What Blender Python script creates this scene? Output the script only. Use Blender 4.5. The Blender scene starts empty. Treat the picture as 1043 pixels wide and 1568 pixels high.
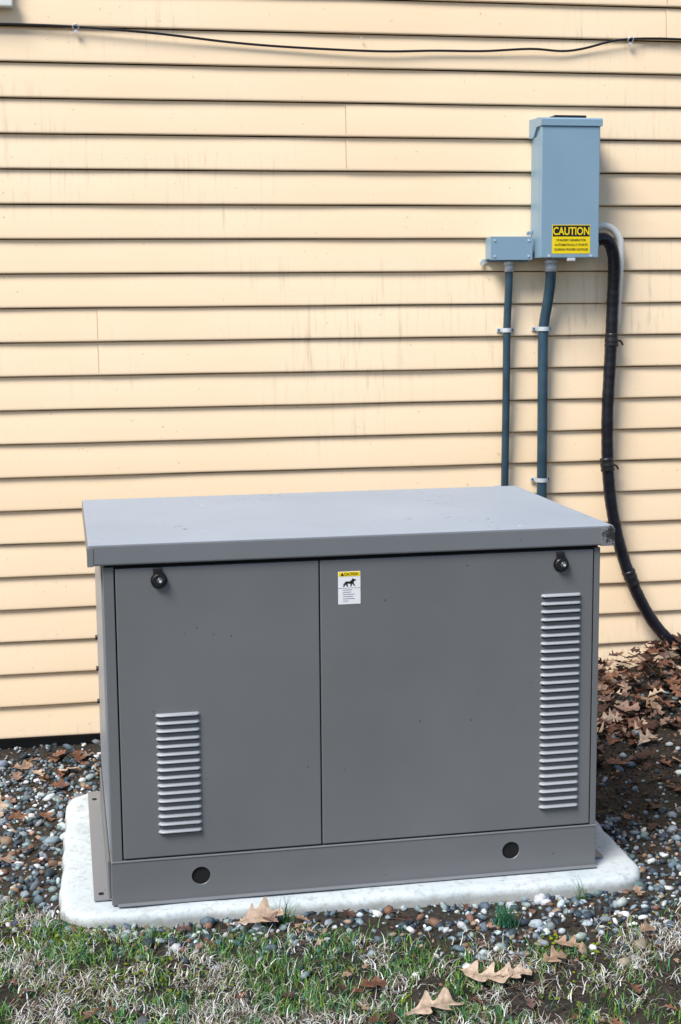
import bpy, bmesh, math, random
import numpy as np
from mathutils import Matrix, Vector
rng=np.random.default_rng(7); random.seed(7)
scene=bpy.context.scene
COL=scene.collection
# ------------------------------------------------------------------ materials
def newmat(name):
    m=bpy.data.materials.new(name); m.use_nodes=True
    nt=m.node_tree; b=nt.nodes['Principled BSDF']
    return m,nt,b
def noise(nt,scale,detail=4,rough=.55,vec=None,src='Object',mapscale=None):
    tc=nt.nodes.new('ShaderNodeTexCoord'); n=nt.nodes.new('ShaderNodeTexNoise')
    n.inputs['Scale'].default_value=scale; n.inputs['Detail'].default_value=min(detail,4); n.inputs['Roughness'].default_value=rough
    if mapscale:
        mp=nt.nodes.new('ShaderNodeMapping'); mp.inputs['Scale'].default_value=mapscale
        nt.links.new(tc.outputs[src],mp.inputs['Vector']); nt.links.new(mp.outputs[0],n.inputs['Vector'])
    else: nt.links.new(tc.outputs[src],n.inputs['Vector'])
    return n
def ramp(nt,inp,p0,p1,c0=(0,0,0,1),c1=(1,1,1,1)):
    r=nt.nodes.new('ShaderNodeValToRGB'); e=r.color_ramp.elements
    e[0].position=p0; e[1].position=p1; e[0].color=c0; e[1].color=c1
    nt.links.new(inp,r.inputs[0]); return r
def mix(nt,fac,a,b,mode='MIX'):
    m=nt.nodes.new('ShaderNodeMix'); m.data_type='RGBA'; m.blend_type=mode
    for sock,v in ((m.inputs[0],fac),(m.inputs[6],a),(m.inputs[7],b)):
        if hasattr(v,'links') : nt.links.new(v,sock)
        elif isinstance(v,(int,float)): sock.default_value=v
        else: sock.default_value=(*v[:3],1)
    return m.outputs[2]
def math2(nt,op,a,b):
    m=nt.nodes.new('ShaderNodeMath'); m.operation=op
    for s,v in ((m.inputs[0],a),(m.inputs[1],b)):
        if hasattr(v,'links'): nt.links.new(v,s)
        else: s.default_value=v
    return m.outputs[0]
def bump(nt,b,h,strength,dist):
    bp=nt.nodes.new('ShaderNodeBump'); bp.inputs['Strength'].default_value=strength; bp.inputs['Distance'].default_value=dist
    nt.links.new(h,bp.inputs['Height']); nt.links.new(bp.outputs[0],b.inputs['Normal'])
def simple(name,col,rough=.5,metal=0,var=.12,scale=8,bs=0.15,spec=.5):
    m,nt,b=newmat(name)
    n=noise(nt,scale,4,.6)
    r=ramp(nt,n.outputs[0],.3,.7)
    lo=tuple(c*(1-var) for c in col); hi=tuple(min(1,c*(1+var)) for c in col)
    nt.links.new(mix(nt,r.outputs[0],lo,hi),b.inputs['Base Color'])
    b.inputs['Roughness'].default_value=rough; b.inputs['Metallic'].default_value=metal
    b.inputs['Specular IOR Level'].default_value=spec
    if bs: bump(nt,b,noise(nt,scale*30,1).outputs[0],bs,.0006)
    return m
def painted(name,col,rough=.42,stain=.08):
    m,nt,b=newmat(name)
    n=noise(nt,2.2,4,.6); r=ramp(nt,n.outputs[0],.3,.72)
    c=mix(nt,r.outputs[0],tuple(x*(1-stain) for x in col),tuple(x*(1+stain) for x in col))
    v=nt.nodes.new('ShaderNodeTexVoronoi'); v.inputs['Scale'].default_value=24; v.inputs['Randomness'].default_value=1
    tc=nt.nodes.new('ShaderNodeTexCoord'); nt.links.new(tc.outputs['Object'],v.inputs['Vector'])
    r2=ramp(nt,v.outputs['Distance'],.035,.07,(1,1,1,1),(0,0,0,1))
    r4=ramp(nt,noise(nt,9,1).outputs[0],.50,.58)
    c=mix(nt,math2(nt,'MULTIPLY',math2(nt,'MULTIPLY',r2.outputs[0],r4.outputs[0]),.65),c,(.02,.018,.016))
    nt.links.new(c,b.inputs['Base Color'])
    rr=ramp(nt,n.outputs[0],.2,.8,(rough-.06,)*3+(1,),(rough+.1,)*3+(1,)); nt.links.new(rr.outputs[0],b.inputs['Roughness'])
    return m
def attrmat(name,rough=.8,scale=60,var=.35,bs=.4,trans=0):
    m,nt,b=newmat(name)
    a=nt.nodes.new('ShaderNodeAttribute'); a.attribute_name='Col'
    b.inputs['Roughness'].default_value=rough; b.inputs['Specular IOR Level'].default_value=.3
    if var:
        n=noise(nt,scale,2,.6); r=ramp(nt,n.outputs[0],.3,.75,(1-var,)*3+(1,),(1+var*.6,)*3+(1,))
        nt.links.new(mix(nt,1.0,a.outputs['Color'],r.outputs[0],'MULTIPLY'),b.inputs['Base Color'])
        if bs: bump(nt,b,n.outputs[0],bs,.002)
    else: nt.links.new(a.outputs['Color'],b.inputs['Base Color'])
    return m
M_gen=painted('generator_paint',(.152,.158,.166),.42)
M_lid=painted('generator_trim_paint',(.21,.22,.235),.4)
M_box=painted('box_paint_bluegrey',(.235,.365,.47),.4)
M_black=simple('black_plastic',(.012,.012,.014),.35)
M_hole=simple('black_void',(.003,.003,.003),.9,bs=0)
M_hose=simple('black_hose_rubber',(.006,.007,.013),.28,var=.4,scale=20)
M_cond=simple('conduit_grey_pvc',(.030,.068,.10),.3,var=.3,scale=12)
M_steel=simple('galvanised_steel',(.62,.67,.72),.4,metal=.2)
M_white=simple('white_vinyl',(.80,.81,.77),.45,var=.06)
M_label=simple('yellow_label',(.92,.68,.0),.45,var=.05,bs=0)
M_paper=simple('white_label',(.82,.82,.84),.5,var=.05,bs=0)
M_ink=simple('black_ink',(.008,.008,.008),.5,bs=0)
M_glass=simple('window_glass',(.03,.04,.05),.05,bs=0)
# ------------------------------------------------------------------ mesh helpers
def link(o,parent=None):
    COL.objects.link(o)
    if parent: o.parent=parent
    return o
def empty(name,loc=(0,0,0),rot=0):
    e=bpy.data.objects.new(name,None); e.location=loc; e.rotation_euler=(0,0,rot); e.empty_display_size=.1
    COL.objects.link(e); return e
def fin(bm,name,mat,parent=None,smooth=False):
    me=bpy.data.meshes.new(name); bm.normal_update(); bm.to_mesh(me); bm.free()
    me.materials.append(mat)
    if smooth:
        for p in me.polygons: p.use_smooth=True
    return link(bpy.data.objects.new(name,me),parent)
def box(name,x0,x1,y0,y1,z0,z1,mat,parent=None,bev=.002,seg=2):
    bm=bmesh.new(); bmesh.ops.create_cube(bm,size=1)
    for v in bm.verts:
        v.co=Vector(((x0+x1)/2+v.co.x*(x1-x0),(y0+y1)/2+v.co.y*(y1-y0),(z0+z1)/2+v.co.z*(z1-z0)))
    if bev: bmesh.ops.bevel(bm,geom=bm.edges[:],offset=bev,segments=seg,affect='EDGES',profile=.6)
    return fin(bm,name,mat,parent)
def cyl(name,c,r,d,axis,mat,parent=None,r2=None,seg=28,bev=0,smooth=True):
    bm=bmesh.new(); bmesh.ops.create_cone(bm,cap_ends=True,segments=seg,radius1=r,radius2=r if r2 is None else r2,depth=d)
    if bev: bmesh.ops.bevel(bm,geom=[e for e in bm.edges if len(e.link_faces)==2 and any(len(f.verts)>4 for f in e.link_faces)],offset=bev,segments=2,affect='EDGES')
    if axis=='y': bmesh.ops.rotate(bm,verts=bm.verts,cent=(0,0,0),matrix=Matrix.Rotation(math.pi/2,3,'X'))
    if axis=='x': bmesh.ops.rotate(bm,verts=bm.verts,cent=(0,0,0),matrix=Matrix.Rotation(math.pi/2,3,'Y'))
    bmesh.ops.translate(bm,verts=bm.verts,vec=c)
    o=fin(bm,name,mat,parent)
    for p in o.data.polygons: p.use_smooth = len(p.vertices)<=4
    return o
def poly(name,pts,thick,mat,parent=None,axis='y'):
    y0,pp=pts
    bm=bmesh.new(); vs=[bm.verts.new((x,y0,z)) for x,z in pp]; f=bm.faces.new(vs)
    r=bmesh.ops.extrude_face_region(bm,geom=[f]); bmesh.ops.translate(bm,verts=[v for v in r['geom'] if isinstance(v,bmesh.types.BMVert)],vec=(0,-thick,0))
    bmesh.ops.recalc_face_normals(bm,faces=bm.faces)
    return fin(bm,name,mat,parent)
def catmull(P,n=10):
    P=[np.array(p,float) for p in P]; P=[2*P[0]-P[1]]+P+[2*P[-1]-P[-2]]; out=[]
    for i in range(1,len(P)-2):
        a,b,c,d=P[i-1:i+3]
        for k in range(n):
            t=k/n; out.append(.5*((2*b)+(c-a)*t+(2*a-5*b+4*c-d)*t*t+(-a+3*b-3*c+d)*t**3))
    out.append(P[-2]); return out
def tube(name,P,r,mat,parent=None,n=10,ring=0,seg=16):
    pts=catmull(P,n) if n else [np.array(p,float) for p in P]
    V=[];F=[]
    for i,p in enumerate(pts):
        t=pts[min(i+1,len(pts)-1)]-pts[max(i-1,0)]; t/=np.linalg.norm(t)
        a=np.cross(t,[0,1,0.001]); a/=np.linalg.norm(a); b=np.cross(t,a)
        rr=r*(1+ring*math.sin(i*2.1)+ring*.6*math.sin(i*.77))
        for k in range(seg):
            an=2*math.pi*k/seg; V.append(tuple(p+rr*(a*math.cos(an)+b*math.sin(an))))
    for i in range(len(pts)-1):
        for k in range(seg):
            F.append((i*seg+k,i*seg+(k+1)%seg,(i+1)*seg+(k+1)%seg,(i+1)*seg+k))
    F.append(tuple(range(seg))[::-1]); F.append(tuple((len(pts)-1)*seg+k for k in range(seg)))
    me=bpy.data.meshes.new(name); me.from_pydata(V,[],F); me.materials.append(mat)
    for p in me.polygons: p.use_smooth=len(p.vertices)<=4
    return link(bpy.data.objects.new(name,me),parent)
def text(name,body,x,y,z,size,mat,parent=None,bold=0,sx=1,align='CENTER'):
    cu=bpy.data.curves.new(name,'FONT'); cu.body=body; cu.size=size; cu.align_x=align; cu.offset=bold; cu.extrude=.0001
    tmp=bpy.data.objects.new('tmp',cu); COL.objects.link(tmp)
    dg=bpy.context.evaluated_depsgraph_get(); me=bpy.data.meshes.new_from_object(tmp.evaluated_get(dg))
    bpy.data.objects.remove(tmp)
    me.transform(Matrix.Translation((x,y,z))@Matrix.Rotation(math.pi/2,4,'X')@Matrix.Diagonal((sx,1,1,1)))
    me.materials.clear(); me.materials.append(mat)
    return link(bpy.data.objects.new(name,me),parent)
def npmesh(name,V,F,mat,cols=None,parent=None,smooth=False):
    me=bpy.data.meshes.new(name); V=np.asarray(V,np.float32); F=np.asarray(F,np.int32)
    k=F.shape[1]
    me.vertices.add(len(V)); me.vertices.foreach_set('co',V.ravel())
    me.loops.add(F.size); me.loops.foreach_set('vertex_index',F.ravel())
    me.polygons.add(len(F)); me.polygons.foreach_set('loop_start',np.arange(0,F.size,k,dtype=np.int32))
    me.polygons.foreach_set('loop_total',np.full(len(F),k,dtype=np.int32))
    if smooth: me.polygons.foreach_set('use_smooth',np.ones(len(F),dtype=bool))
    me.update(calc_edges=True); me.validate()
    if cols is not None:
        a=me.color_attributes.new('Col','FLOAT_COLOR','POINT')
        c=np.ones((len(V),4),np.float32); c[:,:3]=cols; a.data.foreach_set('color',c.ravel())
    me.materials.append(mat)
    return link(bpy.data.objects.new(name,me),parent)
_g=rng.random((256,256))
def vn(x,y,s=1.,o=0):
    x=np.asarray(x,float)*s+o+100; y=np.asarray(y,float)*s+o*1.7+100
    xi=np.floor(x).astype(int); yi=np.floor(y).astype(int); fx=x-xi; fy=y-yi; fx=fx*fx*(3-2*fx); fy=fy*fy*(3-2*fy)
    g=lambda a,b:_g[a%256,b%256]
    return (g(xi,yi)*(1-fx)+g(xi+1,yi)*fx)*(1-fy)+(g(xi,yi+1)*(1-fx)+g(xi+1,yi+1)*fx)*fy
def ss(v,a,b):
    t=np.clip((np.asarray(v,float)-a)/(b-a),0,1); return t*t*(3-2*t)
# ------------------------------------------------------------------ terrain
def Hh(x,y):
    h=-.035+0*np.asarray(x,float)
    h=h-.03*ss(-np.asarray(y),1.55,2.1)
    h=h-.05*ss(y,-1.3,-.2)*(1-ss(x,.6,1.3))
    h=h+.13*ss(x,1.25,2.0)*ss(y,-.9,0.)
    h=h+.02*(vn(x,y,6)-.5)*.8+.012*(vn(x,y,23,9)-.5)
    return h
def axis(a,b,st,lo,hi):
    core=list(np.arange(a,b+1e-6,st)); l=[];s=st;v=a
    while v>lo: s*=1.35; v-=s; l.append(v)
    r=[];s=st;v=b
    while v<hi: s*=1.35; v+=s; r.append(v)
    return np.array(l[::-1]+core+r)
xs=axis(-1.2,3.0,.016,-80,80); ys=axis(-2.9,.4,.016,-80,80)
X,Y=np.meshgrid(xs,ys); Z=Hh(X,Y); Z[(np.abs(X)>6)|(Y<-8)|(Y>1)]=-.06
V=np.stack([X,Y,Z],-1).reshape(-1,3); nx=len(xs); ny=len(ys)
I=(np.arange(ny-1)[:,None]*nx+np.arange(nx-1)[None]).ravel(); F=np.stack([I,I+1,I+nx+1,I+nx],-1)
m,nt,b=newmat('soil')
n1=noise(nt,9,4,.7); n2=noise(nt,90,4,.7)
c=mix(nt,ramp(nt,n1.outputs[0],.35,.7).outputs[0],(.014,.011,.008),(.04,.03,.02))
c=mix(nt,ramp(nt,n2.outputs[0],.5,.75).outputs[0],c,(.10,.085,.06))
nt.links.new(c,b.inputs['Base Color']); b.inputs['Roughness'].default_value=.95; bump(nt,b,n2.outputs[0],.8,.01)
npmesh('ground',V,F,m,smooth=True)
# ------------------------------------------------------------------ house wall with lap siding
house=empty('clapboard_house')
S=.1016; Z0=2.08475
m,nt,b=newmat('cream_vinyl_siding')
n1=noise(nt,1.3,3,.6,mapscale=(.6,1,1.6)); c=mix(nt,ramp(nt,n1.outputs[0],.35,.7).outputs[0],(.90,.69,.455),(.93,.75,.53))
n2=noise(nt,5,4,.7,mapscale=(11,1,.8)); r2=ramp(nt,n2.outputs[0],.53,.70)
r3=ramp(nt,n1.outputs[0],.50,.60)
c=mix(nt,math2(nt,'MULTIPLY',math2(nt,'MULTIPLY',r2.outputs[0],r3.outputs[0]),.5),c,(.50,.36,.25))
n4=noise(nt,60,2,.7); r4=ramp(nt,n4.outputs[0],.70,.75); c=mix(nt,math2(nt,'MULTIPLY',r4.outputs[0],.5),c,(.50,.32,.18))
nt.links.new(c,b.inputs['Base Color']); b.inputs['Roughness'].default_value=.5; b.inputs['Specular IOR Level'].default_value=.35
n5=noise(nt,3,3,.6,mapscale=(1,1,14)); bump(nt,b,n5.outputs[0],.2,.002)
M_sid=m
def profile(zb):
    return [(.0150,zb-.0022+S),(.0112,zb-.0030+S),(.0098,zb-.006+S),(.0015,zb+.010),(.0,zb+.004),(.0008,zb+.001),(.004,zb),(.0150,zb+.0012)]
def siding(name,x0,x1,i0,i1,off=0,dx=.35):
    n=max(1,int((x1-x0)/dx)); gx=np.linspace(x0,x1,n+1); V=[];F=[]
    for i in range(i0,i1+1):
        pr=profile(Z0-i*S); base=len(V)
        for x in gx:
            w=.0005*math.sin(x*5.1+i*1.9)+.0003*math.sin(x*13+i*4.1)
            for (y,z) in pr: V.append((x,y-off+w,z+w*.6))
        k=len(pr)
        for a in range(n):
            for q in range(k-1):
                F.append((base+a*k+q,base+a*k+q+1,base+(a+1)*k+q+1,base+(a+1)*k+q))
    return npmesh(name,V,F,M_sid,parent=house,smooth=False)
siding('siding',-3.2,6.0,-14,21,0,.1)
siding('siding_panel_a',.823,4.45,3,4,.0014,.1)
siding('siding_panel_b',.058,3.7,9,10,.0014,.1)
siding('siding_panel_c',1.846,5.5,-1,0,.0014,.1)
siding('siding_panel_d',-.9,-.35,13,14,.0014,.1)
# narrow exposed panel edge at each overlap
ml=simple('panel_cut_edge',(.52,.36,.22),.7,bs=0)
for j,(x,i0) in enumerate(((.823,3),(.058,9),(1.846,-1))):
    for i in (i0,i0+1):
        zb=Z0-i*S; a,b2=(zb+.008,.0014),(zb+S-.010,.0094)
        V=[(x-.0022,a[1]-.0016,a[0]),(x-.0001,a[1]-.0018,a[0]),(x-.0001,b2[1]-.0018,b2[0]),(x-.0022,b2[1]-.0016,b2[0])]
        npmesh('panel_edge_%d_%d'%(j,i),V,[(0,1,2,3)],ml,parent=house)
box('sheathing',-3.2,6,.03,.16,-.03,3.6,simple('sheathing_dark',(.05,.04,.03),.9),house,0)
box('foundation',-3.18,5.98,.034,.3,-.6,-.031,simple('foundation_concrete',(.05,.045,.04),.9,var=.3),house,0)
box('starter_strip',-3.2,6,.010,.0335,-.056,-.0485,simple('starter_dark',(.06,.05,.04),.8),house,.001)  # plain dark brown strip below the lowest course
win=house
box('window_sill',-1.2,-.155,-.035,.02,2.13,2.165,M_white,win,.004)
box('window_jamb_right',-.225,-.165,-.025,.02,2.166,3.3,M_white,win,.004)
box('window_jamb_left',-1.19,-1.13,-.025,.02,2.166,3.3,M_white,win,.004)
box('window_head',-1.2,-.155,-.03,.02,3.301,3.37,M_white,win,.004)
box('window_glass',-1.129,-.226,-.004,.01,2.167,3.3,M_glass,win,0)
# ------------------------------------------------------------------ cable on wall
cab=empty('wall_cable')
cp=[(-1.2,2.075),(-.6,2.082),(-.194,2.085),(.02,2.083),(.25,2.068),(.47,2.050),(.66,2.037),(.92,2.033),(1.1,2.036),(1.25,2.041),(1.40,2.047),(1.50,2.046),(1.57,2.052),(1.66,2.078),(1.723,2.084),(1.80,2.090),(1.90,2.087),(2.4,2.08),(3.4,2.09)]
tube('cable',[(x,-.007-.002*math.sin(i*2.),z+.0015*math.sin(i*3.3)) for i,(x,z) in enumerate(cp)],.0036,M_black,cab,8,seg=8)
for i,(x,z) in enumerate([(.022,2.073),(1.724,2.074)]):
    tube('clip_loop_%d'%i,[(x-.008,-.006,z+.004),(x-.008,-.014,z+.012),(x,-.016,z+.015),(x+.008,-.012,z+.01),(x+.006,-.006,z+.002)],.0020,M_steel,cab,5,seg=8)
    cyl('clip_screw_%d'%i,(x,-.006,z-.004),.0055,.008,'y',M_steel,cab,seg=12)
nl=cyl('nail',(.87,-.003,2.07),.003,.004,'y',M_steel,cab,seg=10)
# ------------------------------------------------------------------ disconnect box
db=empty('electrical_disconnect_box')
X0,X1,ZB,ZT=1.404,1.592,1.411,1.828; YF=-.12
box('enclosure',X0+.004,X1-.004,YF+.012,-.0,ZB+.004,ZT-.012,M_box,db,.003)
box('front_cover',X0,X1-.002,YF,YF+.022,ZB,ZT-.022,M_box,db,.003)
box('cover_side_left',X0,X0+.003,YF+.0225,-.035,ZB+.001,ZT-.05,M_box,db,.001)
bm=bmesh.new()
prof=[(YF-.004,ZT-.021),(YF-.004,ZT-.002),(YF+.002,ZT+.003),(-.001,ZT+.008),(-.001,ZT-.05),(-.045,ZT-.05),(-.075,ZT-.021)]
a=[bm.verts.new((X0-.0035,y,z)) for y,z in prof]; c2=[bm.verts.new((X1+.0035,y,z)) for y,z in prof]
bm.faces.new(a); bm.faces.new(c2[::-1])
for i in range(len(prof)): j=(i+1)%len(prof); bm.faces.new((a[i],c2[i],c2[j],a[j]))
bmesh.ops.recalc_face_normals(bm,faces=bm.faces); fin(bm,'rain_hood',M_box,db)
box('hub_plate',X0+.045,X1-.04,-.1,-.03,ZT+.002,ZT+.013,M_black,db,.003)
box('mount_tab_top',X0+.02,X0+.05,-.006,-.001,ZT+.004,ZT+.016,M_box,db,.001)
box('cover_latch',1.49,1.515,YF-.004,YF+.01,ZB-.010,ZB-.0005,M_steel,db,.002)
for x in (1.43,1.565): cyl('cover_screw_%d'%int(x*1000),(x,YF-.001,ZB+.006),.004,.004,'y',M_steel,db,seg=10)
cyl('side_knockout',(X0-.001,-.03,ZB+.085),.009,.003,'x',M_box,db)
lx0,lx1,lz0,lz1=1.440,1.562,1.424,1.511; ly=YF-.0006
box('caution_label',lx0,lx1,ly,YF+.001,lz0,lz1,M_label,db,0)
box('label_header',lx0+.002,lx1-.002,ly-.0006,ly,lz1-.035,lz1-.002,M_ink,db,0)
text('label_title','CAUTION',(lx0+lx1)/2,ly-.001,lz1-.0300,.0325,M_label,db,.0007,.80)
for i,t in enumerate(['STANDBY GENERATOR','AUTOMATICALLY STARTS','DURING POWER OUTAGE']):
    text('label_line_%d'%i,t,(lx0+lx1)/2,ly-.0006,lz1-.0495-i*.0142,.0098,M_ink,db,.00012,.92)
# ------------------------------------------------------------------ junction box
jb=empty('junction_box')
box('housing',1.262,1.393,-.064,-.0,1.409,1.474,M_box,jb,.003)
box('cover',1.259,1.394,-.070,-.0645,1.406,1.478,M_box,jb,.0015)
box('mount_flange',1.250,1.40,-.006,-.0005,1.402,1.410,M_box,jb,.001)
cyl('mount_ear_a',(1.250,-.009,1.399),.008,.006,'y',M_steel,jb,seg=14)
cyl('mount_ear_b',(1.398,-.014,1.49),.006,.01,'y',M_box,jb,seg=14)
for x,z in ((1.272,1.466),(1.381,1.418),(1.381,1.466),(1.272,1.418)): cyl('screw_%d_%d'%(x*1000,z*1000),(x,-.0712,z),.0032,.003,'y',M_steel,jb,seg=10)
cyl('nipple',(1.399,-.04,1.44),.018,.013,'x',M_steel,jb)
# ------------------------------------------------------------------ conduits
def clamp(par,x,y,z,r,i):
    ro=r+.0022
    pts=[(x-ro,-.003,z)]+[(x+ro*math.cos(a),y-ro*math.sin(a),z) for a in np.linspace(math.pi,0,13)]+[(x+ro,-.003,z)]
    V=[];F=[]
    for (px,py,pz) in pts: V+= [(px,py,z-.0065),(px,py,z+.0065)]
    for k in range(len(pts)-1): F.append((2*k,2*k+1,2*k+3,2*k+2))
    npmesh('clamp_strap_%d'%i,V,F,M_steel,parent=par)
    box('clamp_ear_l_%d'%i,x-ro-.014,x-ro,-.006,-.0015,z-.0065,z+.0065,M_steel,par,.001)
    box('clamp_ear_r_%d'%i,x+ro,x+ro+.014,-.006,-.0015,z-.0065,z+.0065,M_steel,par,.001)
    for s in (-1,1): cyl('clamp_screw_%d_%d'%(i,s+1),(x+s*(ro+.007),-.008,z),.003,.004,'y',M_cond,par,seg=8)
c1=empty('electrical_conduit')
tube('pipe',[(1.331,-.03,1.392),(1.330,-.028,1.30),(1.328,-.022,1.19),(1.327,-.022,.95),(1.325,-.022,.70),(1.324,-.022,.30),(1.322,-.02,-.1)],.0122,M_cond,c1,12)
cyl('connector_nut',(1.331,-.03,1.398),.017,.01,'z',M_steel,c1,seg=8); cyl('connector_body',(1.331,-.03,1.382),.0148,.022,'z',M_steel,c1,seg=12)
clamp(c1,1.328,-.022,1.190,.0125,0); clamp(c1,1.325,-.022,.690,.0125,1)
c3=empty('electrical_conduit')
tube('pipe',[(1.461,-.05,1.40),(1.460,-.048,1.34),(1.456,-.038,1.28),(1.449,-.028,1.22),(1.446,-.024,1.16),(1.447,-.024,.95),(1.448,-.024,.70),(1.448,-.024,.3),(1.446,-.02,-.1)],.0165,M_cond,c3,12)
cyl('connector_nut',(1.461,-.05,1.403),.022,.012,'z',M_steel,c3,seg=8); cyl('connector_body',(1.461,-.05,1.384),.0195,.026,'z',M_steel,c3,seg=12)
clamp(c3,1.447,-.026,1.193,.0168,0); clamp(c3,1.448,-.024,.712,.0168,1)
fh=empty('flexible_conduit_hose')
hp=[(1.588,-.06,1.448),(1.615,-.06,1.470),(1.645,-.058,1.462),(1.664,-.05,1.425),(1.672,-.04,1.37),(1.672,-.034,1.28),(1.670,-.032,1.16),(1.666,-.032,1.05),(1.662,-.032,.93),(1.664,-.032,.80),(1.672,-.034,.68),(1.690,-.036,.57),(1.722,-.04,.45),(1.770,-.045,.33),(1.84,-.05,.215),(1.93,-.055,.135),(2.06,-.06,.085),(2.3,-.07,.07),(2.7,-.08,.06)]
tube('hose',hp,.0195,M_hose,fh,12,ring=.02)
for i,(x,z,tx) in enumerate([(1.670,1.155,0),(1.663,.757,.01),(1.748,.385,-.05)]):
    tube('tape_wrap_%d'%i,[(x+tx*.3,-.034-(.01 if i==2 else 0),z-.022 if i<2 else z+.02),(x,-.034-(.01 if i==2 else 0),z),(x-tx*.3,-.033-(.01 if i==2 else 0),z+.022 if i<2 else z-.02)][::1] if i<2 else [(1.738,-.042,.408),(1.748,-.043,.383),(1.760,-.044,.355)],.0215,M_black,fh,4,ring=.05)
    if i<2: tube('tape_tail_%d'%i,[(x+.016,-.04,z-.002),(x+.028,-.042,z-.004),(x+.036,-.04,z-.016)],.003,M_black,fh,4,seg=6)
tube('white_fitting',[(1.585,-.035,1.468),(1.607,-.034,1.503),(1.640,-.034,1.512),(1.672,-.034,1.497),(1.694,-.034,1.460),(1.696,-.030,1.40),(1.693,-.024,1.30),(1.688,-.02,1.20)],.0115,M_white,fh,8)
cyl('hub_nut',(1.596,-.06,1.450),.024,.018,'x',M_steel,fh,seg=8)
# ------------------------------------------------------------------ concrete pad + generator
GO=(0,-1.46606,0); GR=.01046
pad_m,nt,b=newmat('pad_concrete')
n1=noise(nt,6,4,.65); c=mix(nt,ramp(nt,n1.outputs[0],.3,.7).outputs[0],(.49,.56,.59),(.64,.69,.70))
n2=noise(nt,45,4,.7); c=mix(nt,ramp(nt,n2.outputs[0],.52,.74).outputs[0],c,(.36,.40,.41))
n6=noise(nt,14,4,.75); c=mix(nt,math2(nt,'MULTIPLY',ramp(nt,n6.outputs[0],.56,.70).outputs[0],.45),c,(.33,.33,.30))
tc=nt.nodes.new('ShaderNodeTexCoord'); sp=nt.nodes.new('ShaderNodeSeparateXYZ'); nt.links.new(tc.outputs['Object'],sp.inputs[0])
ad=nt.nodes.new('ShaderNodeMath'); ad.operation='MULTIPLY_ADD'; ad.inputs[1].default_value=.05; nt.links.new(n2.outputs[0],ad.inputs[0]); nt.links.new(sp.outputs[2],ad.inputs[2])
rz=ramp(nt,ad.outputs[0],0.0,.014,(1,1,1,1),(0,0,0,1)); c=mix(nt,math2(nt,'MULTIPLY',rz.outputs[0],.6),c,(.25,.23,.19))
nt.links.new(c,b.inputs['Base Color']); b.inputs['Roughness'].default_value=.85; bump(nt,b,n2.outputs[0],.4,.003)
bm=bmesh.new(); px0,px1,py0,py1,pr=-.088,1.232,-.026,.800,.095
ring=[]
for cx,cy,a0 in ((px1-pr,py1-pr,0),(px0+pr,py1-pr,90),(px0+pr,py0+pr,180),(px1-pr,py0+pr,270)):
    for k in range(13):
        a=math.radians(a0+k*7.5); ring.append((cx+pr*math.cos(a),cy+pr*math.sin(a)))
ring2=[]
for i in range(len(ring)):
    p,q=np.array(ring[i]),np.array(ring[(i+1)%len(ring)]); n=max(1,int(np.linalg.norm(q-p)/.02))
    for k in range(n): ring2.append(p+(q-p)*k/n)
layers=[]; cen=np.array([.57,.385])
for ins,z in ((0,-.14),(0,-.020),(.0025,-.011),(.008,-.005),(.018,-.002),(.04,-.0012)):
    L_=[]
    for p in ring2:
        d=cen-p; d=d/np.linalg.norm(d); w=.008*(vn(p[0],p[1],14)-.5)+.006*(vn(p[0],p[1],40,3)-.5); q=p+d*(ins+w)
        L_.append(bm.verts.new((q[0],q[1],z+(.003*(vn(p[0],p[1],20,5)-.5) if z>-.02 else 0)-(.0 if z<-.02 else .0015))))
    layers.append(L_)
for A,B in zip(layers,layers[1:]):
    for i in range(len(A)):
        j=(i+1)%len(A); bm.faces.new((A[i],A[j],B[j],B[i]))
bm.faces.new(layers[-1])
pad=fin(bm,'concrete_pad',pad_m); pad.location=GO; pad.rotation_euler=(0,0,GR-.032)
for p in pad.data.polygons: p.use_smooth=len(p.vertices)==4
gen=empty('standby_generator',GO,GR)
W,D,HT,T=1.14984,.716,.79197,.0443; bx0,bx1=.0276,1.1235; yf=.0114
SK=.0994
sk=box('base_skirt',bx0,bx1,yf,.70,.0015,SK,M_gen,gen,.0025)
cutters=[]
for x in (.2205,.9215):
    cutters.append(cyl('cut',(x,yf,.054),.0205,.16,'y',M_hole,None,seg=40))
for ct in cutters:
    md=sk.modifiers.new('b','BOOLEAN'); md.operation='DIFFERENCE'; md.object=ct; md.solver='EXACT'
for ct in cutters: ct.parent=gen
bpy.context.view_layer.update(); dg=bpy.context.evaluated_depsgraph_get()
me=bpy.data.meshes.new_from_object(sk.evaluated_get(dg)); sk.modifiers.clear(); sk.data=me
for ct in cutters: bpy.data.objects.remove(ct)
me.materials.clear(); me.materials.append(M_gen)
for i,x in enumerate((.2205,.9215)):
    bm=bmesh.new(); bmesh.ops.create_cone(bm,cap_ends=True,segments=32,radius1=.0198,radius2=.0198,depth=.07)
    bmesh.ops.rotate(bm,verts=bm.verts,cent=(0,0,0),matrix=Matrix.Rotation(math.pi/2,3,'X')); bmesh.ops.translate(bm,verts=bm.verts,vec=(x,yf+.039,.054))
    fin(bm,'lifting_hole_%d'%i,M_hole,gen)
box('skirt_lip',bx0+.012,bx1,yf-.010,yf+.02,.0008,.0045,M_lid,gen,.001)
box('skirt_top_flange',bx0+.001,bx1-.001,yf-.0015,yf+.01,SK-.0025,SK+.0012,M_lid,gen,.001)
box('mounting_flange_left',-.010,bx0+.001,.045,.765,.001,.0045,M_lid,gen,.001)
box('flange_rise_left',bx0-.006,bx0-.0005,.046,.70,.005,.09,M_gen,gen,.002)
box('mounting_flange_right',bx1-.001,1.160,.055,.765,.001,.0045,M_lid,gen,.001)
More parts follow.
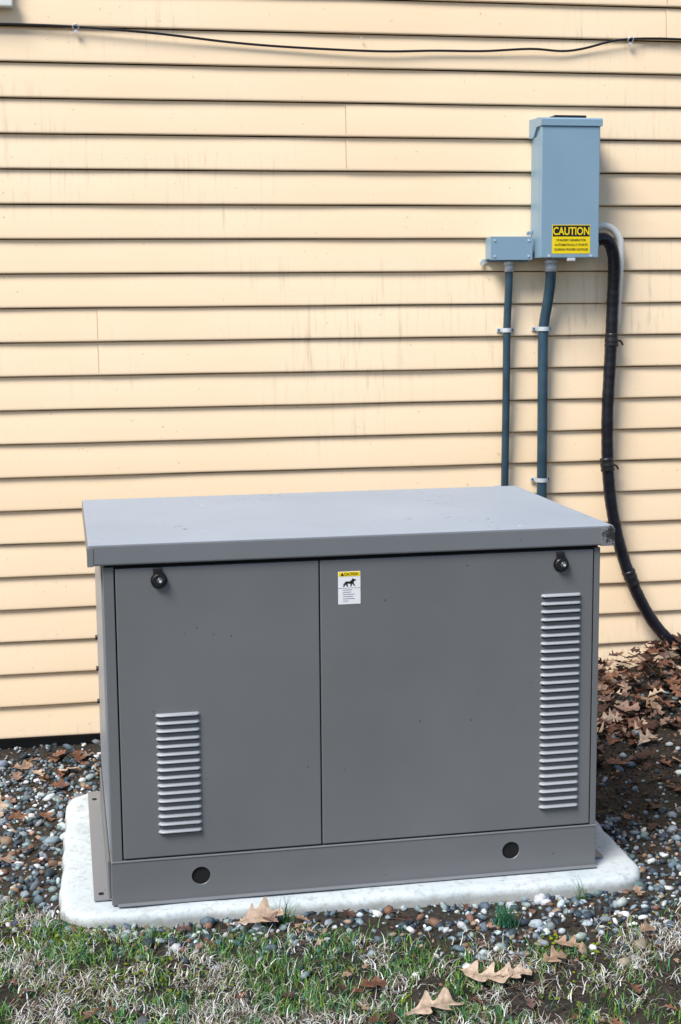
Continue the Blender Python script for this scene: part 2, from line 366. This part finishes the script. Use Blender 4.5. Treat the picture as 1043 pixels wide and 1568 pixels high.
box('flange_foot_right',bx1+.0005,bx1+.007,.046,.12,.005,.03,M_gen,gen,.002)
for i,(x,y) in enumerate(((.006,.075),(.006,.70),(1.142,.085))): cyl('anchor_hole_%d'%i,(x,y,.0052),.006,.002,'z',M_hole,gen,seg=14)
box('body_shell',bx0+.004,bx1-.003,yf+.012,.694,SK+.0015,HT-T+.01,M_gen,gen,.002)
box('corner_post_left',bx0+.003,.0525,yf+.001,yf+.03,SK+.0015,HT-T-.006,M_gen,gen,.0015)
box('corner_post_right',1.1085,bx1-.001,yf+.001,yf+.03,SK+.0015,HT-T-.006,M_gen,gen,.0015)
box('door_left',.0555,.4865,yf-.0015,yf+.02,SK+.0055,HT-T-.009,M_gen,gen,.002)
box('door_right',.4895,1.1055,yf-.0015,yf+.02,SK+.0055,HT-T-.009,M_gen,gen,.002)
box('door_gap_shadow',bx0+.006,bx1-.005,yf+.0075,yf+.0115,SK+.0018,HT-T+.004,M_hole,gen,0)
M_side=painted('side_panel_lit_paint',(.26,.29,.33),.35)  # body paint lightened: brightness of the sun-facing side put into the colour
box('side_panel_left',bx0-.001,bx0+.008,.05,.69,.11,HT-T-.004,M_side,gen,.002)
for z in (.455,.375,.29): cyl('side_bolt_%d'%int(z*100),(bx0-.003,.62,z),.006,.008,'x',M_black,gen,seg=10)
bm=bmesh.new(); bmesh.ops.create_grid(bm,x_segments=24,y_segments=12,size=.5)
for v in bm.verts:
    v.co=Vector(((v.co.x+.5)*W,(v.co.y+.5)*D,HT))
r=bmesh.ops.extrude_face_region(bm,geom=bm.faces[:]); bmesh.ops.translate(bm,verts=[v for v in r['geom'] if isinstance(v,bmesh.types.BMVert)],vec=(0,0,-T))
bmesh.ops.recalc_face_normals(bm,faces=bm.faces)
ed=[e for e in bm.edges if len(e.link_faces)==2 and e.calc_face_angle()>1.]
bmesh.ops.bevel(bm,geom=ed,offset=.0045,segments=3,affect='EDGES',profile=.5)
for v in bm.verts:
    if v.co.z>HT-.01:
        x=v.co.x/W; y=v.co.y/D; v.co.z+=.0022*math.sin(math.pi*min(max(x,0),1))*math.sin(math.pi*min(max(y,0),1))+.0006*math.sin(x*9+y*5)*math.sin(math.pi*min(max(y,0),1))
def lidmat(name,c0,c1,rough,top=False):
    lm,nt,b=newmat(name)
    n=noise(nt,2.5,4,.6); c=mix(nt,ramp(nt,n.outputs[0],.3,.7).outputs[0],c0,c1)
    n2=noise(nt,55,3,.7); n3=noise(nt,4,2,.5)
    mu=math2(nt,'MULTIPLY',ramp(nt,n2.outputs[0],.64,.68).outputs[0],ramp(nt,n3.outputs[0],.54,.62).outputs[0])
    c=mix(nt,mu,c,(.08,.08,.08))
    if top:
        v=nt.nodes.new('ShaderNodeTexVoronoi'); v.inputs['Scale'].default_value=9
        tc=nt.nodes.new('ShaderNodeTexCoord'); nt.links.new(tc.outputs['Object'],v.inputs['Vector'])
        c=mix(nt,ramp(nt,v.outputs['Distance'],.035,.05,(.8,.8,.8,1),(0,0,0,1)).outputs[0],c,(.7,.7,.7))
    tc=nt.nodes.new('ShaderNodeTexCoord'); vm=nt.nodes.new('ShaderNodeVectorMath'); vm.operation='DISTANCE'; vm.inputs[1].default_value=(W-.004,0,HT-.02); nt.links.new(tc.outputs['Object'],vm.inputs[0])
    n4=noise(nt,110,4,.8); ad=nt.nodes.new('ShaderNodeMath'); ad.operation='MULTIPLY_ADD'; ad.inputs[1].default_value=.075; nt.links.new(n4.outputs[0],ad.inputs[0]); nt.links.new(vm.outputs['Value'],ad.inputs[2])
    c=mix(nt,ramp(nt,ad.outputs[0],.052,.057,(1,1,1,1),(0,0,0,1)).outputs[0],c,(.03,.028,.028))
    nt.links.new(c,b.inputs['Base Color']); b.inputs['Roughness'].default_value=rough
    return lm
lm=lidmat('lid_edge_paint',(.165,.175,.19),(.19,.20,.215),.4); lm2=lidmat('lid_top_skylit_paint',(.315,.375,.45),(.37,.43,.51),.5,True)  # top is the same paint, lightened to carry sky light in its colour
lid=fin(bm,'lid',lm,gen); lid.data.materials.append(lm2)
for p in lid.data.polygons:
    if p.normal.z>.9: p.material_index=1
box('lid_end_cap_right',W-.031,W+.0012,-.0012,.03,HT-T-.001,HT-.006,lm,gen,.001)
box('lid_end_cap_left',-.0012,.012,-.0012,.03,HT-T-.001,HT-.006,lm,gen,.001)
M_knob=simple('knob_dark',(.06,.06,.065),.2)
for i,(x,z) in enumerate(((.146,.712),(1.030,.709))):
    yy=yf-.0015
    cyl('latch_cup_%d'%i,(x,yy-.006,z),.0150,.012,'y',M_black,gen,bev=.002)
    box('latch_tab_%d'%i,x-.012,x+.006,yy-.010,yy,z+.006,z+.028,M_black,gen,.003)
    bm=bmesh.new(); bmesh.ops.create_uvsphere(bm,u_segments=16,v_segments=10,radius=.0075)
    for v in bm.verts: v.co.y*=.6
    bmesh.ops.translate(bm,verts=bm.verts,vec=(x+.002,yy-.0135,z)); fin(bm,'latch_knob_%d'%i,M_knob,gen,True)
    cyl('latch_bolt_%d'%i,(x+.002,yy-.019,z),.0028,.003,'y',M_steel,gen,seg=10)
    cyl('latch_ring_%d'%i,(x,yy-.0005,z-.001),.0175,.002,'y',M_black,gen)
M_louv=simple('louvre_skylit_paint',(.36,.375,.40),.35,var=.06)  # sky highlight on the scoops painted in as a paler grey
def louvres(name,x0,x1,ztop,zbot,n,skew=0):
    V=[];F=[];SV=[];SF=[]; p=(ztop-zbot)/n; yb=yf-.0014
    prof=[(0,.0062,0),(-.0050,.0050,0),(-.0088,.0028,0),(-.0092,.0010,0),(-.0084,.0002,0),(-.0045,.0,0)]
    for i in range(n):
        zc=ztop-(i+.5)*p
        b0=len(V); xsn=[x0,x0+.003,x0+.008,x1-.008,x1-.003,x1]; sc=[0,.65,1,1,.65,0]
        for xx,s in zip(xsn,sc):
            for (y,z,ii) in prof: V.append((xx,yb+y*s,zc+(z if s>0 else z*.5)))
        k=len(prof)
        for a in range(len(xsn)-1):
            for q in range(k-1): F.append((b0+a*k+q,b0+(a+1)*k+q,b0+(a+1)*k+q+1,b0+a*k+q+1))
        b1=len(SV); zz=zc-.0018
        SV+=[(x0+.003,yb-.0004,zz+.002),(x1-.003,yb-.0004,zz+.002),(x1-.004,yb-.0004,zz-.0022),(x0+.004,yb-.0004,zz-.0022)]
        SF.append((b1,b1+3,b1+2,b1+1))
    npmesh(name,V,F,M_louv,parent=gen,smooth=True)
    npmesh(name+'_slots',SV,SF,M_hole,parent=gen)
louvres('vent_louvres_left',.131,.2255,.425,.150,16)
louvres('vent_louvres_right',.985,1.078,.645,.141,28)
sx0,sx1,sz0,sz1=.5285,.5775,.641,.7125; sy=yf-.0015-.0006
box('warning_sticker',sx0,sx1,sy,yf-.001,sz0,sz1,M_paper,gen,0)
box('sticker_header',sx0+.001,sx1-.001,sy-.0004,sy,sz1-.0105,sz1-.0008,M_label,gen,0)
text('sticker_title','CAUTION',(sx0+sx1)/2+.004,sy-.0007,sz1-.0085,.0085,M_ink,gen,.0001,.8)
poly('sticker_triangle',(sy-.0004,[(sx0+.005,sz1-.009),(sx0+.013,sz1-.009),(sx0+.009,sz1-.002)]),.0003,M_ink,gen)
dog=[(0,.2),(.12,.35),(.22,.62),(.55,.62),(.72,.85),(.75,1.),(.82,.9),(1,.82),(1,.72),(.86,.66),(.82,.45),(.95,.1),(.88,.08),(.70,.38),(.66,.05),(.58,.05),(.58,.35),(.35,.38),(.40,.05),(.32,.02),(.22,.3),(.1,0),(.02,.02),(.14,.38),(.02,.26)]
poly('sticker_dog',(sy,[(sx0+.010+x*.029,sz1-.0335+z*.019) for x,z in dog[::-1]]),.0004,M_ink,gen)
M_sink=simple('sticker_ink',(.25,.25,.3),.6,bs=0)
for i in range(6):
    wv=[.020,.018,.026,.022,.026,.012][i]; box('sticker_text_%d'%i,sx0+.010,sx0+.010+wv,sy-.0003,sy,sz1-.041-i*.0048,sz1-.0396-i*.0048,M_sink,gen,0)
box('sticker_divider',sx0,sx1,sy-.0003,sy,sz1-.0365,sz1-.036,M_ink,gen,0)
# ------------------------------------------------------------------ ground cover
def inpad(x,y,mar=0):
    c_,s_=math.cos(GR-.032),math.sin(GR-.032); dx=x; dy=y+1.466; lx=dx*c_+dy*s_; ly_=-dx*s_+dy*c_
    ax=np.abs(lx-(px0+px1)/2)-((px1-px0)/2-pr); ay=np.abs(ly_-(py0+py1)/2)-((py1-py0)/2-pr)
    d=np.hypot(np.maximum(ax,0),np.maximum(ay,0))+np.minimum(np.maximum(ax,ay),0)-pr
    return d<mar
def gb(x):
    return np.interp(x,[-1,-.25,0,.2,.45,.7,1.0,1.3,1.8,3],[-1.1,-1.24,-1.47,-1.55,-1.58,-1.66,-1.68,-1.60,-1.5,-1.4])
def rot3(n):
    q=rng.normal(size=(n,4)); q/=np.linalg.norm(q,axis=1)[:,None]; w,x,y,z=q.T
    return np.stack([np.stack([1-2*(y*y+z*z),2*(x*y-z*w),2*(x*z+y*w)],-1),np.stack([2*(x*y+z*w),1-2*(x*x+z*z),2*(y*z-x*w)],-1),np.stack([2*(x*z-y*w),2*(y*z+x*w),1-2*(x*x+y*y)],-1)],1)
bm=bmesh.new(); bmesh.ops.create_icosphere(bm,subdivisions=1,radius=1); bm.verts.ensure_lookup_table()
IV=np.array([v.co[:] for v in bm.verts]); IF=np.array([[v.index for v in f.verts] for f in bm.faces]); bm.free()
def stones(name,x,y,r,cols,mat,lift=.3):
    n=len(x); Rm=rot3(n); sc=np.stack([rng.uniform(.8,1.3,n),rng.uniform(.6,1.,n),rng.uniform(.4,.75,n)],-1)
    V=IV[None]*(1+rng.uniform(-.22,.22,(n,12,1)))*sc[:,None,:]*r[:,None,None]
    V=np.einsum('nij,nkj->nki',Rm,V); V[...,2]*=.8
    V+=np.stack([x,y,Hh(x,y)+r*lift],-1)[:,None]
    F=(IF[None]+12*np.arange(n)[:,None,None]).reshape(-1,3)
    npmesh(name,V.reshape(-1,3),F,mat,np.repeat(cols,12,0))
def pal(n,P,w,j=.2):
    P=np.array(P); w=np.array(w)/sum(w); c=P[rng.choice(len(P),n,p=w)]; return np.clip(c*(1+rng.uniform(-j,j,(n,1)))*(1+rng.uniform(-.08,.08,(n,3))),.003,.9)
n=36000; x=rng.uniform(-.95,2.6,n); y=rng.uniform(-2.1,.02,n)
b_=gb(x); pr_=ss(y,b_-.22,b_+.03)
rightm=ss(x,1.15,1.3); far=ss(y,-1.25,-.95)
pr_=pr_*(1-rightm*far*.85)
pr_=pr_*np.where(y>-.12,.35,1)
keep=(rng.random(n)<pr_*np.clip(.45+vn(x,y,7,3)*.9,0,1))&(~inpad(x,y,-.004))
x=x[keep];y=y[keep]; n=len(x)
r=np.clip(rng.lognormal(math.log(.0070),.42,n),.0033,.018)
pc=pal(n,[(.12,.17,.20),(.25,.31,.34),(.50,.56,.58),(.045,.065,.085),(.22,.13,.085),(.36,.27,.19),(.80,.80,.79)],[5,5,2.8,5.5,1.6,1.4,1.4])
M_grav=attrmat('gravel_stone',.6,90,.3,.3)
stones('gravel',x,y,r,pc,M_grav)
n=30000; x=rng.uniform(-.95,2.8,n); y=rng.uniform(-2.4,.03,n)
w=.28+.9*ss(x,1.1,1.3)*ss(y,-1.6,-1.2)+.4*((x>.6)&(x<1.1)&(y<-1.6)&(y>-1.85)); keep=(rng.random(n)<w)&(~inpad(x,y,-.002)); x=x[keep];y=y[keep];n=len(x)
stones('mulch',x,y,rng.uniform(.002,.0055,n),pal(n,[(.025,.016,.012),(.10,.05,.028),(.24,.14,.08),(.05,.045,.03),(.06,.07,.02)],[5,3,1.5,3,.8]),attrmat('mulch_bits',.9,80,0,0),.5)
rk=[(1.06,-1.85,.013,(.75,.75,.72)),(.07,-1.88,.024,(.13,.15,.17)),(.52,-1.60,.011,(.5,.5,.5)),(-.02,-1.60,.013,(.4,.4,.38)),(.2,-1.62,.012,(.42,.33,.28)),(.78,-1.76,.010,(.5,.45,.4)),(1.2,-1.68,.012,(.6,.6,.6))]
stones('field_stone',np.array([a[0] for a in rk]),np.array([a[1] for a in rk]),np.array([a[2] for a in rk]),np.array([a[3] for a in rk]),M_grav,.1)
def blades(name,x,y,L,wd,lean,cols,mat,lift=0):
    n=len(x); az=rng.uniform(0,2*math.pi,n); d=np.stack([np.cos(az),np.sin(az)],-1); sd=np.stack([-d[:,1],d[:,0]],-1)
    K=4; V=np.zeros((n,K,2,3)); curl=rng.uniform(-1.8,1.8,n)
    px=x.copy(); py=y.copy(); pz=Hh(x,y)+lift; ang=lean*.4; ad=az.copy()
    for k in range(K):
        ww=wd*(1-k/(K-1)*.85)
        V[:,k,0]=np.stack([px-sd[:,0]*ww/2,py-sd[:,1]*ww/2,pz],-1); V[:,k,1]=np.stack([px+sd[:,0]*ww/2,py+sd[:,1]*ww/2,pz],-1)
        st=L/(K-1); px=px+np.cos(ad)*np.sin(ang)*st; py=py+np.sin(ad)*np.sin(ang)*st; pz=pz+np.cos(ang)*st
        ang=ang+lean*.42; ad=ad+curl*.5
    V[...,2]=np.maximum(V[...,2],(Hh(x,y)+.002)[:,None,None])
    base=8*np.arange(n)[:,None,None]; f=np.array([[0,1,3,2],[2,3,5,4],[4,5,7,6]])
    npmesh(name,V.reshape(-1,3),(base+f[None]).reshape(-1,4),mat,np.repeat(cols,8,0))
n=110000; x=rng.uniform(-.6,1.7,n); y=rng.uniform(-2.3,-1.15,n)
g=1-ss(y,gb(x)-.14,gb(x)+.03); pat=vn(x,y,10,2)*.45+vn(x,y,32,4)*.55
soil=np.exp(-(((x-.90)/.18)**2+((y+1.70)/.07)**2))+.6*np.exp(-(((x-1.1)/.2)**2+((y+1.95)/.15)**2))
keep=(rng.random(n)<g*np.clip(ss(pat,.25,.55)+.06,0,1)*np.clip(1-soil,.06,1))&(~inpad(x,y,0.008)); x=x[keep];y=y[keep];n=len(x)
gr=ss(vn(x,y,9,8)*.45+vn(x,y,26,5)*.55,.36,.56); isg=rng.random(n)<(.12+.68*gr)
cg=pal(n,[(.08,.20,.04),(.12,.29,.07),(.20,.31,.04),(.05,.19,.12)],[3,3,2.4,2.5],.35); cs=pal(n,[(.50,.49,.44),(.34,.28,.20),(.74,.75,.72),(.15,.11,.075)],[4,2.6,3,2.6])
M_grass=attrmat('grass_blades',.7,40,0,0)
blades('grass',x,y,np.where(isg,rng.uniform(.012,.034,n),rng.uniform(.014,.042,n)),rng.uniform(.0014,.0032,n),np.where(isg,rng.uniform(.3,1.4,n),rng.uniform(.9,1.8,n)),np.where(isg[:,None],cg,cs),M_grass,.001)
n=45000; x=rng.uniform(-3.5,4.5,n); y=rng.uniform(-6,-1.2,n); keep=((x<-.6)|(x>1.7)|(y<-2.3))&(y<gb(x)-.05); x=x[keep];y=y[keep];n=len(x)
isg=rng.random(n)<.45; blades('lawn',x,y,rng.uniform(.04,.08,n),rng.uniform(.003,.006,n),rng.uniform(.4,1.5,n),np.where(isg[:,None],pal(n,[(.06,.13,.025),(.10,.20,.05)],[1,1]),pal(n,[(.46,.42,.34),(.34,.29,.20)],[1,1])),M_grass)
n=14000; x=rng.uniform(-.4,1.2,n); y=rng.uniform(-2.1,-1.3,n)
mw=np.exp(-(((x+.1)/.1)**2+((y+1.52)/.06)**2))+np.exp(-(((x-.08)/.13)**2+((y+1.72)/.06)**2))*.9+.35*ss(vn(x,y,14,6),.55,.8)
keep=(rng.random(n)<mw)&(y<gb(x)+.02)&(~inpad(x,y,.01)); x=x[keep];y=y[keep];n=len(x)
stones('moss',x,y,rng.uniform(.003,.0065,n),pal(n,[(.20,.25,.015),(.11,.17,.02),(.06,.11,.03)],[1,1,1]),attrmat('moss_tufts',.95,200,0,0),.7)
# leaves
def leafmesh(cx,cy,cz,L,az,tilt,roll,curl,col,V,F,C):
    K=27; base=len(V); wmax=L*random.uniform(.26,.36)
    Rm=Matrix.Rotation(az,3,'Z')@Matrix.Rotation(tilt,3,'Y')@Matrix.Rotation(roll,3,'X')
    tw=random.uniform(-.6,.6); bend=random.uniform(-1,1)*curl; ph2=random.uniform(0,6)
    sidep={s:(random.uniform(2.4,3.6),random.uniform(-1.2,1.2),random.uniform(.25,.45),[random.uniform(.7,1.15) for _ in range(6)]) for s in (-1,1)}
    mcv=random.uniform(-.10,.10)*L
    for k in range(K):
        t=k/(K-1); env=(math.sin(math.pi*min(1,t**1.1)))**.7 if 0<t<1 else 0
        mid=mcv*math.sin(math.pi*t)
        for s in (-1,-.5,0,.5,1):
            sd_=1 if s>=0 else -1; lob,ph,am,rv=sidep[sd_]
            co_=math.cos(2*math.pi*lob*t+ph)
            w=.012*L if t<.1 else wmax*env*(1-am+am*co_)*rv[int(t*5.99)]**.6+.012*L
            if k==K-1: w=.004*L
            x=t*L-L/2+abs(s)*.10*L*(.5+.5*co_)*env; yv=s*w+mid; ax=abs(s)*w
            z=curl*.8*ax*ax/wmax*(1 if s>0 else .4)+bend*L*.3*(t-.5)**2*2+tw*s*w*(t-.5)+.025*L*math.sin(t*11+ph2+s*2)*abs(s)
            p=Rm@Vector((x,yv,z)); V.append((cx+p.x,cy+p.y,cz+p.z))
            sh=(.68 if s==0 else 1.)*random.uniform(.82,1.14); C.append(tuple(c*sh for c in col))
    for k in range(K-1):
        for j in range(4): a=base+k*5+j; F.append((a,a+1,a+6,a+5))
LC=[(.17,.075,.045),(.23,.11,.065),(.38,.25,.17),(.08,.042,.032),(.56,.42,.31),(.17,.10,.085),(.31,.20,.15)]
V=[];F=[];C=[]
def hh(x,y): return float(Hh(np.array([x]),np.array([y]))[0])
for i in range(1150):
    x=random.uniform(1.28,3.0); y=-abs(random.gauss(0,.27))-.02
    if random.random()<.12: y=random.uniform(-1.3,-.3)
    if y<-1.35 or (x<1.35 and y<-.7): continue
    pile=max(0,(.10*math.exp(-((y+.05)/.24)**2))*random.random())
    leafmesh(x,y-.02,hh(x,y)+.010+pile*.8,random.uniform(.035,.095),random.uniform(0,6.3),random.gauss(0,.28),random.gauss(0,.35),random.uniform(.2,1.2),random.choice(LC),V,F,C)
for i in range(64):
    x=random.uniform(-.9,0.1); y=random.choice([random.uniform(-.35,-.03),random.uniform(-1.2,-.3)])
    if x>-.12 and y<-.55: continue
    leafmesh(x,y,hh(x,y)+.014,random.uniform(.03,.08),random.uniform(0,6.3),random.gauss(0,.2),random.gauss(0,.2),.6,random.choice(LC),V,F,C)
for i in range(70):
    x=random.uniform(-.3,1.4); y=random.uniform(-2.1,-1.53)
    leafmesh(x,y,hh(x,y)+.014,random.uniform(.018,.042),random.uniform(0,6.3),random.gauss(0,.2),random.gauss(0,.2),.6,LC[random.choice([0,1,3,5,2])],V,F,C)
for (x,y,L,az,t,rl,cu,ci) in [(-.265,-.66,.10,1.3,-.5,.5,.8,4),(-.20,-.75,.06,.4,.1,.2,.8,1),(-.10,-.42,.06,.2,.1,.1,.8,1),(-.21,-.22,.07,.3,.1,.2,.8,2),(-.12,-.15,.06,2.3,.1,.2,.8,6),(-.03,-.25,.05,1.3,.1,.2,.8,1),
  (.335,-1.55,.11,.25,-.05,.30,1.,4),(.355,-1.545,.08,2.0,.1,-.2,.9,6),(.43,-1.63,.06,2.6,.05,.2,.9,2),(.745,-1.855,.11,-.35,.03,.15,.8,4),(.80,-1.865,.08,.05,.03,.1,.8,4),(.895,-1.83,.075,.45,.05,.1,.7,2),(.62,-1.955,.12,.1,-.05,.15,.8,4),(.94,-1.775,.065,-.3,.1,.2,.8,2),(.52,-1.84,.065,.1,.05,.1,.5,0),(.48,-1.79,.035,.6,.1,.1,.5,2),(1.13,-1.74,.05,.5,.1,.2,.8,2),(1.02,-1.95,.06,1.5,.1,.2,.8,1),
  (1.61,-.56,.10,.5,-.1,.2,.8,4),(1.45,-.72,.075,.1,.1,.1,.8,1),(1.52,-.9,.07,2,.1,.2,.8,1),(1.33,-1.1,.05,1,.1,.2,.8,1),(.0,-1.95,.05,2.2,.1,.1,.8,3),(.17,-1.56,.04,.3,.1,.1,.8,5),(1.25,-1.9,.07,2.8,.1,.2,.8,4)]:
    leafmesh(x,y,hh(x,y)+.020,L,az,t,rl,cu,LC[ci],V,F,C)
npmesh('oak_leaves',V,F,attrmat('dry_oak_leaf',.6,70,.3,.25),np.array(C),smooth=True)
tw=empty('twigs'); M_tw=simple('twig_bark',(.09,.06,.04),.9,bs=0)
for i in range(36):
    if i<12: x=random.uniform(1.5,2.6); y=random.uniform(-.3,-.03); up=random.uniform(.02,.10)
    else: x=random.uniform(-.3,1.5); y=random.uniform(-2.1,-1.55); up=.004
    a=random.uniform(0,6.3); L=random.uniform(.04,.12); z=hh(x,y)+.01+(.05 if i<12 else 0)
    tube('twig_%d'%i,[(x,y,z),(x+.5*L*math.cos(a),y+.5*L*math.sin(a)*.4,z+up*.6+.004),(x+L*math.cos(a+.3),y+L*math.sin(a+.3)*.4,z+up)],.0012,M_tw,tw,3,seg=5)
n=170; sx,sy2=.848,-1.645
blades('evergreen_seedling',sx+rng.normal(0,.012,n),sy2+rng.normal(0,.010,n),rng.uniform(.035,.06,n),np.full(n,.0024),rng.uniform(.1,1.0,n),pal(n,[(.03,.16,.09),(.06,.22,.13),(.14,.24,.06)],[3,2,1]),M_grass)
n=60; x=rng.choice([.385,.40,1.06],n)+rng.normal(0,.008,n); y=-1.535+rng.normal(0,.006,n)
blades('grass_tuft',x,y,rng.uniform(.03,.07,n),np.full(n,.0018),rng.uniform(.1,.9,n),pal(n,[(.08,.20,.04),(.06,.16,.03)],[3,2]),M_grass)
# ------------------------------------------------------------------ light
w=bpy.data.worlds.new('World'); scene.world=w; w.use_nodes=True; nt=w.node_tree
sd=Vector((-.72,-.62,1.2)).normalized(); el=math.asin(sd.z); az=math.atan2(sd.x,sd.y)
sky=nt.nodes.new('ShaderNodeTexSky'); sky.sky_type='NISHITA'; sky.sun_disc=False; sky.sun_elevation=el; sky.sun_rotation=az
sky.air_density=1.0; sky.dust_density=1.2; sky.ozone_density=1.0
bg=nt.nodes['Background']; nt.links.new(sky.outputs[0],bg.inputs[0]); bg.inputs[1].default_value=.15
sun=bpy.data.lights.new('sun','SUN'); sun.energy=4.2; sun.angle=math.radians(24); sun.color=(1,.96,.90)
so=bpy.data.objects.new('sun',sun); COL.objects.link(so); so.rotation_euler=sd.to_track_quat('Z','Y').to_euler()
# ------------------------------------------------------------------ camera
yaw,pit,rol=.17734,.1454,-.00822
cy,sy_=math.cos(yaw),math.sin(yaw); cp_,sp_=math.cos(pit),math.sin(pit)
f=Vector((sy_*cp_,cy*cp_,-sp_)); r=Vector((cy,-sy_,0)); u=r.cross(f)
c_,s_=math.cos(rol),math.sin(rol); r,u=c_*r+s_*u,-s_*r+c_*u
cam=bpy.data.cameras.new('camera'); cam.sensor_fit='VERTICAL'; cam.sensor_height=36; cam.sensor_width=24; cam.lens=2236.47/1568*36
cam.clip_end=500; cam.clip_start=.05
co=bpy.data.objects.new('camera',cam); COL.objects.link(co)
co.matrix_world=Matrix(((r.x,u.x,-f.x,-.00921),(r.y,u.y,-f.y,-4.48702),(r.z,u.z,-f.z,1.29389),(0,0,0,1)))
scene.camera=co
scene.view_settings.view_transform='Standard'; scene.view_settings.look='None'; scene.view_settings.exposure=0
